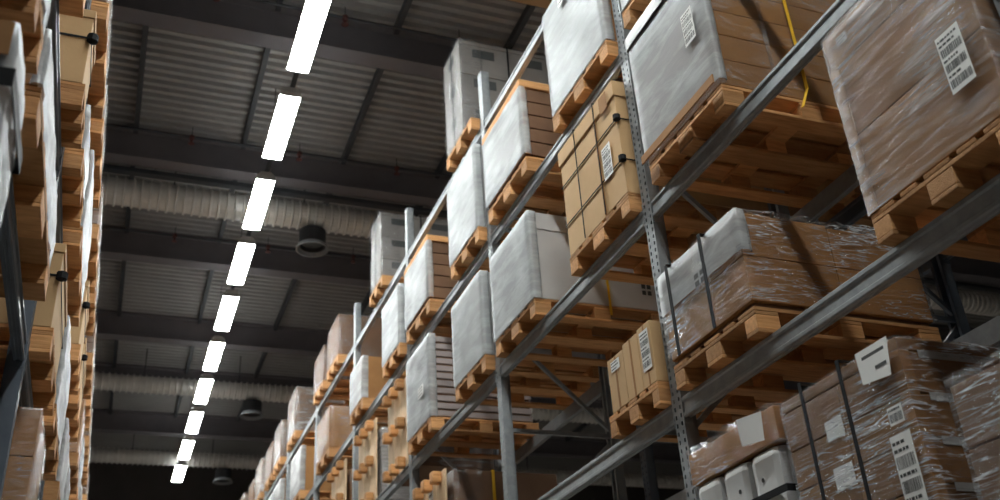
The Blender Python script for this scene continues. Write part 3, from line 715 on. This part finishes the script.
plain_white('brown load in hazy film on the topmost beam behind the fourth upright', 'wooden pallet under the topmost brown hazy load', 13.99, .8, .68, 4, seed=151, mat='film', inner='darkcard')
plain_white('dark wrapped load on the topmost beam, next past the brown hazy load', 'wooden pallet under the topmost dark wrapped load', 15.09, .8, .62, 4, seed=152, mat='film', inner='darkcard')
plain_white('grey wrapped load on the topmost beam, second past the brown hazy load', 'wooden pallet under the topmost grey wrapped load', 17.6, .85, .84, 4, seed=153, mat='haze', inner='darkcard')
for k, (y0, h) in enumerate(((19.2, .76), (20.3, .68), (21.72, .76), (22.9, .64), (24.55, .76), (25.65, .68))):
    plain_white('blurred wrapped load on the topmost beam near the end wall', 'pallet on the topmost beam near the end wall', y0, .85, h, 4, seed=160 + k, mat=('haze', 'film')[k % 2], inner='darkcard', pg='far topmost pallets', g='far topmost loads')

# back rack: shaded loads seen between and under the front ones
for lv, y0, w, h, lab in ((2, 3.75, .95, .9, 'shaded brown load on the back rack behind the big grey-wrapped load'), (2, 5.0, .95, .85, 'shaded brown load on the back rack behind the cord-bound tan box'),
                         (2, 6.5, .95, .85, 'shaded brown load on the back rack behind the white lidded box'), (3, 5.0, .95, .9, 'shaded brown load on the back rack behind the tall grey box'), (3, 6.5, .9, .9, 'shaded brown load on the back rack behind the nearer slatted load')):
    t = load('back_rack_load', lab, 'carton load', 4.34, y0, zl(lv)); layers(t, 1.1, w, h, 3, 'card', ny=1, nx=2); wrap(t, 1.1, w, h, 'film', seed=int(y0 * 10 + lv))
    pallet(4.31, y0, LV[lv] + .001, w, 'wooden pallet under the ' + lab.replace('shaded brown', 'shaded'))

# left rack -------------------------------------------------------------
XO = -.42
def lload(label, short, y0, w, h, lv, seed, kind='white', full=True, pg=None, g=None, d=1.1, x=XO):
    z = LL[lv] + PH + .003; t = load('carton_load' if kind != 'white' else 'wrapped_load', label, 'carton load' if kind != 'white' else 'wrapped load', x, y0, z, g)
    if kind == 'white':
        carton(t, 0, d, 0, w, 0, h, 'card', s=-1); wrap(t, .012, w, h, 'milky', s=-1, seed=seed, amp=.025, gap=.008); wrap(t, d, w, h, 'film', s=-1, seed=seed + 1, amp=.004, gap=.003, name='inner_film')
    elif kind == 'tan':
        carton(t, 0, d, 0, w, 0, h, 'tan', s=-1); MB(-1).box(-.008, d, -.008, w + .008, h * .9, h + .005).build('lid', 'tan', t, bevel=.005)
        for zz in (h * .6,):
            strap_h(t, zz, d, w, s=-1, w=.012, g=.004, name='cord')
            MB(-1).lathe([(0, -.035), (.03, -.02), (.03, .02), (0, .035)], (-.012, -.012, zz), 'z', 8).build('corner_guard', 'strap', t)
    else:
        layers(t, d, w, h, 3, 'darkcard' if kind == 'dark' else 'card', s=-1); wrap(t, d, w, h, 'film', s=-1, seed=seed, amp=.015)
    pallet(x + .015, y0, LL[lv] + .001, w, short, full=full, s=-1, group=pg)
    return t
t = lload('white wrapped box with a dark band at the left edge', 'wooden pallet under the white banded box at left edge', 2.48, .40, .80, 0, 201)
MB(-1).box(0, 1.1, -.022, -.018, .69, .805).build('cardboard_cap', 'card', t); strap_h(t, .58, 1.1, .40, s=-1, w=.06, g=.024, name='strap')  # cardboard cap, and a dark horizontal band round the upper part
lload('brown cartons in bright film low at the left edge, past the upright', 'wooden pallet under the brown filmed cartons low at left', 5.60, .80, .78, 0, 202, 'brown')
lload('white filmed sliver of a load at the top left corner', 'wooden pallet under the white sliver load at top left', 2.42, .52, .45, 1, 212)
lload('shaggy white-filmed low box beside the dark beam at upper left', 'wooden pallet under the shaggy white-filmed low box', 3.20, 1.5, .25, 1, 203, x=-.43)
lload('tan carton with black knotted cord, lower one in the left rack', 'wooden pallet under the lower knotted tan carton', 5.32, 1.0, .50, 1, 204, 'tan', d=.45)
t = load('carton', 'plain pale grey box beside the lower knotted tan carton, at the left edge', 'box', -.95, 5.32, LL[1] + PH + .003); carton(t, 0, .65, 0, .9, 0, .44, 'greycard', s=-1)
lload('white film box after the lower knotted tan carton', 'wooden pallet under the white film box after the tan carton', 6.5, 1.2, .60, 1, 205)
lload('white filmed load cut by the top edge above the upper knotted tan carton', 'wooden pallet cut by the top edge at upper left', 3.0, .98, .55, 2, 206)
lload('tan carton with black knotted cord, upper one in the left rack', 'wooden pallet under the upper knotted tan carton', 4.68, .42, .50, 2, 207, 'tan')
lload('thin white filmed box past the upper knotted tan carton', 'wooden pallet under the thin white filmed box', 5.31, .70, .30, 2, 208)
lload('white filmed box in the left rack beside its second upright', 'wooden pallet under the white box beside the second left upright', 6.25, 1.3, .6, 2, 209)
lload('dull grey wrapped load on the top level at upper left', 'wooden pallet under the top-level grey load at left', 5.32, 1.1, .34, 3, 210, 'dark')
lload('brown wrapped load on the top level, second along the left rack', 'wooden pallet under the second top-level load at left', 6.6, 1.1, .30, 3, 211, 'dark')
for lv in (0, 1, 2, 3):
    y = 8.1
    for k in range(8):
        if lv == 0 and k > 2: break
        y0 = y + .12; w = rng.choice((.8, .95, 1.1)); h = rng.uniform(.45, .68) * (.65 if lv == 3 else 1)
        lload(f'blurred load far along the left rack, {ORD[4 - lv]} level from the top', f'pallet far along the left rack, {ORD[4 - lv]} level from the top', y0, w, h, lv, 220 + 10 * lv + k, ('dark' if lv == 3 else rng.choice(('white', 'brown', 'tan'))), full=False, pg=f'far left pallets level {lv}', g=f'far left loads level {lv}')
        y = y0 + w + .1
        for fy in FL:
            if y - .02 < fy + .1 and y + 1.3 > fy: y = max(y, fy + .05) if y + .9 > fy else y

# ---------------------------------------------------------------- camera
cam = bpy.data.cameras.new('camera'); co = bpy.data.objects.new('camera', cam); C.objects.link(co)
vy, vz, F = (72., 828.), (375., -1560.), 996.
def dv(v): return Vector((v[0] - 500, 250 - v[1], F)).normalized()
Yc = dv(vy); Zc = dv(vz); Zc = (Zc - Yc * Yc.dot(Zc)).normalized(); Xc = Zc.cross(Yc)
if Xc.x < 0: Xc = -Xc
Rw = Matrix((Xc, Yc, Zc))
right, up, fwd = Rw.col[0], Rw.col[1], Rw.col[2]
co.matrix_world = Matrix(((right.x, up.x, -fwd.x, 0), (right.y, up.y, -fwd.y, 0), (right.z, up.z, -fwd.z, CZ), (0, 0, 0, 1)))
cam.sensor_width = 36; cam.lens = F / 1000 * 36; cam.clip_start = .05
cam.dof.use_dof = True; cam.dof.focus_distance = 5.6; cam.dof.aperture_fstop = 2.2
sc = bpy.context.scene; sc.camera = co
w = bpy.data.worlds.new('world'); sc.world = w; w.use_nodes = True
w.node_tree.nodes['Background'].inputs[0].default_value = (.5, .6, .75, 1); w.node_tree.nodes['Background'].inputs[1].default_value = .05
vs = sc.view_settings; vs.view_transform = 'Standard'; vs.look = 'None'; vs.gamma = 1; vs.use_curve_mapping = False; vs.exposure = 0.72
sc.cycles.use_denoising = True
sc.cycles.max_bounces = 10; sc.cycles.diffuse_bounces = 5; sc.cycles.transparent_max_bounces = 16; sc.cycles.sample_clamp_indirect = 6
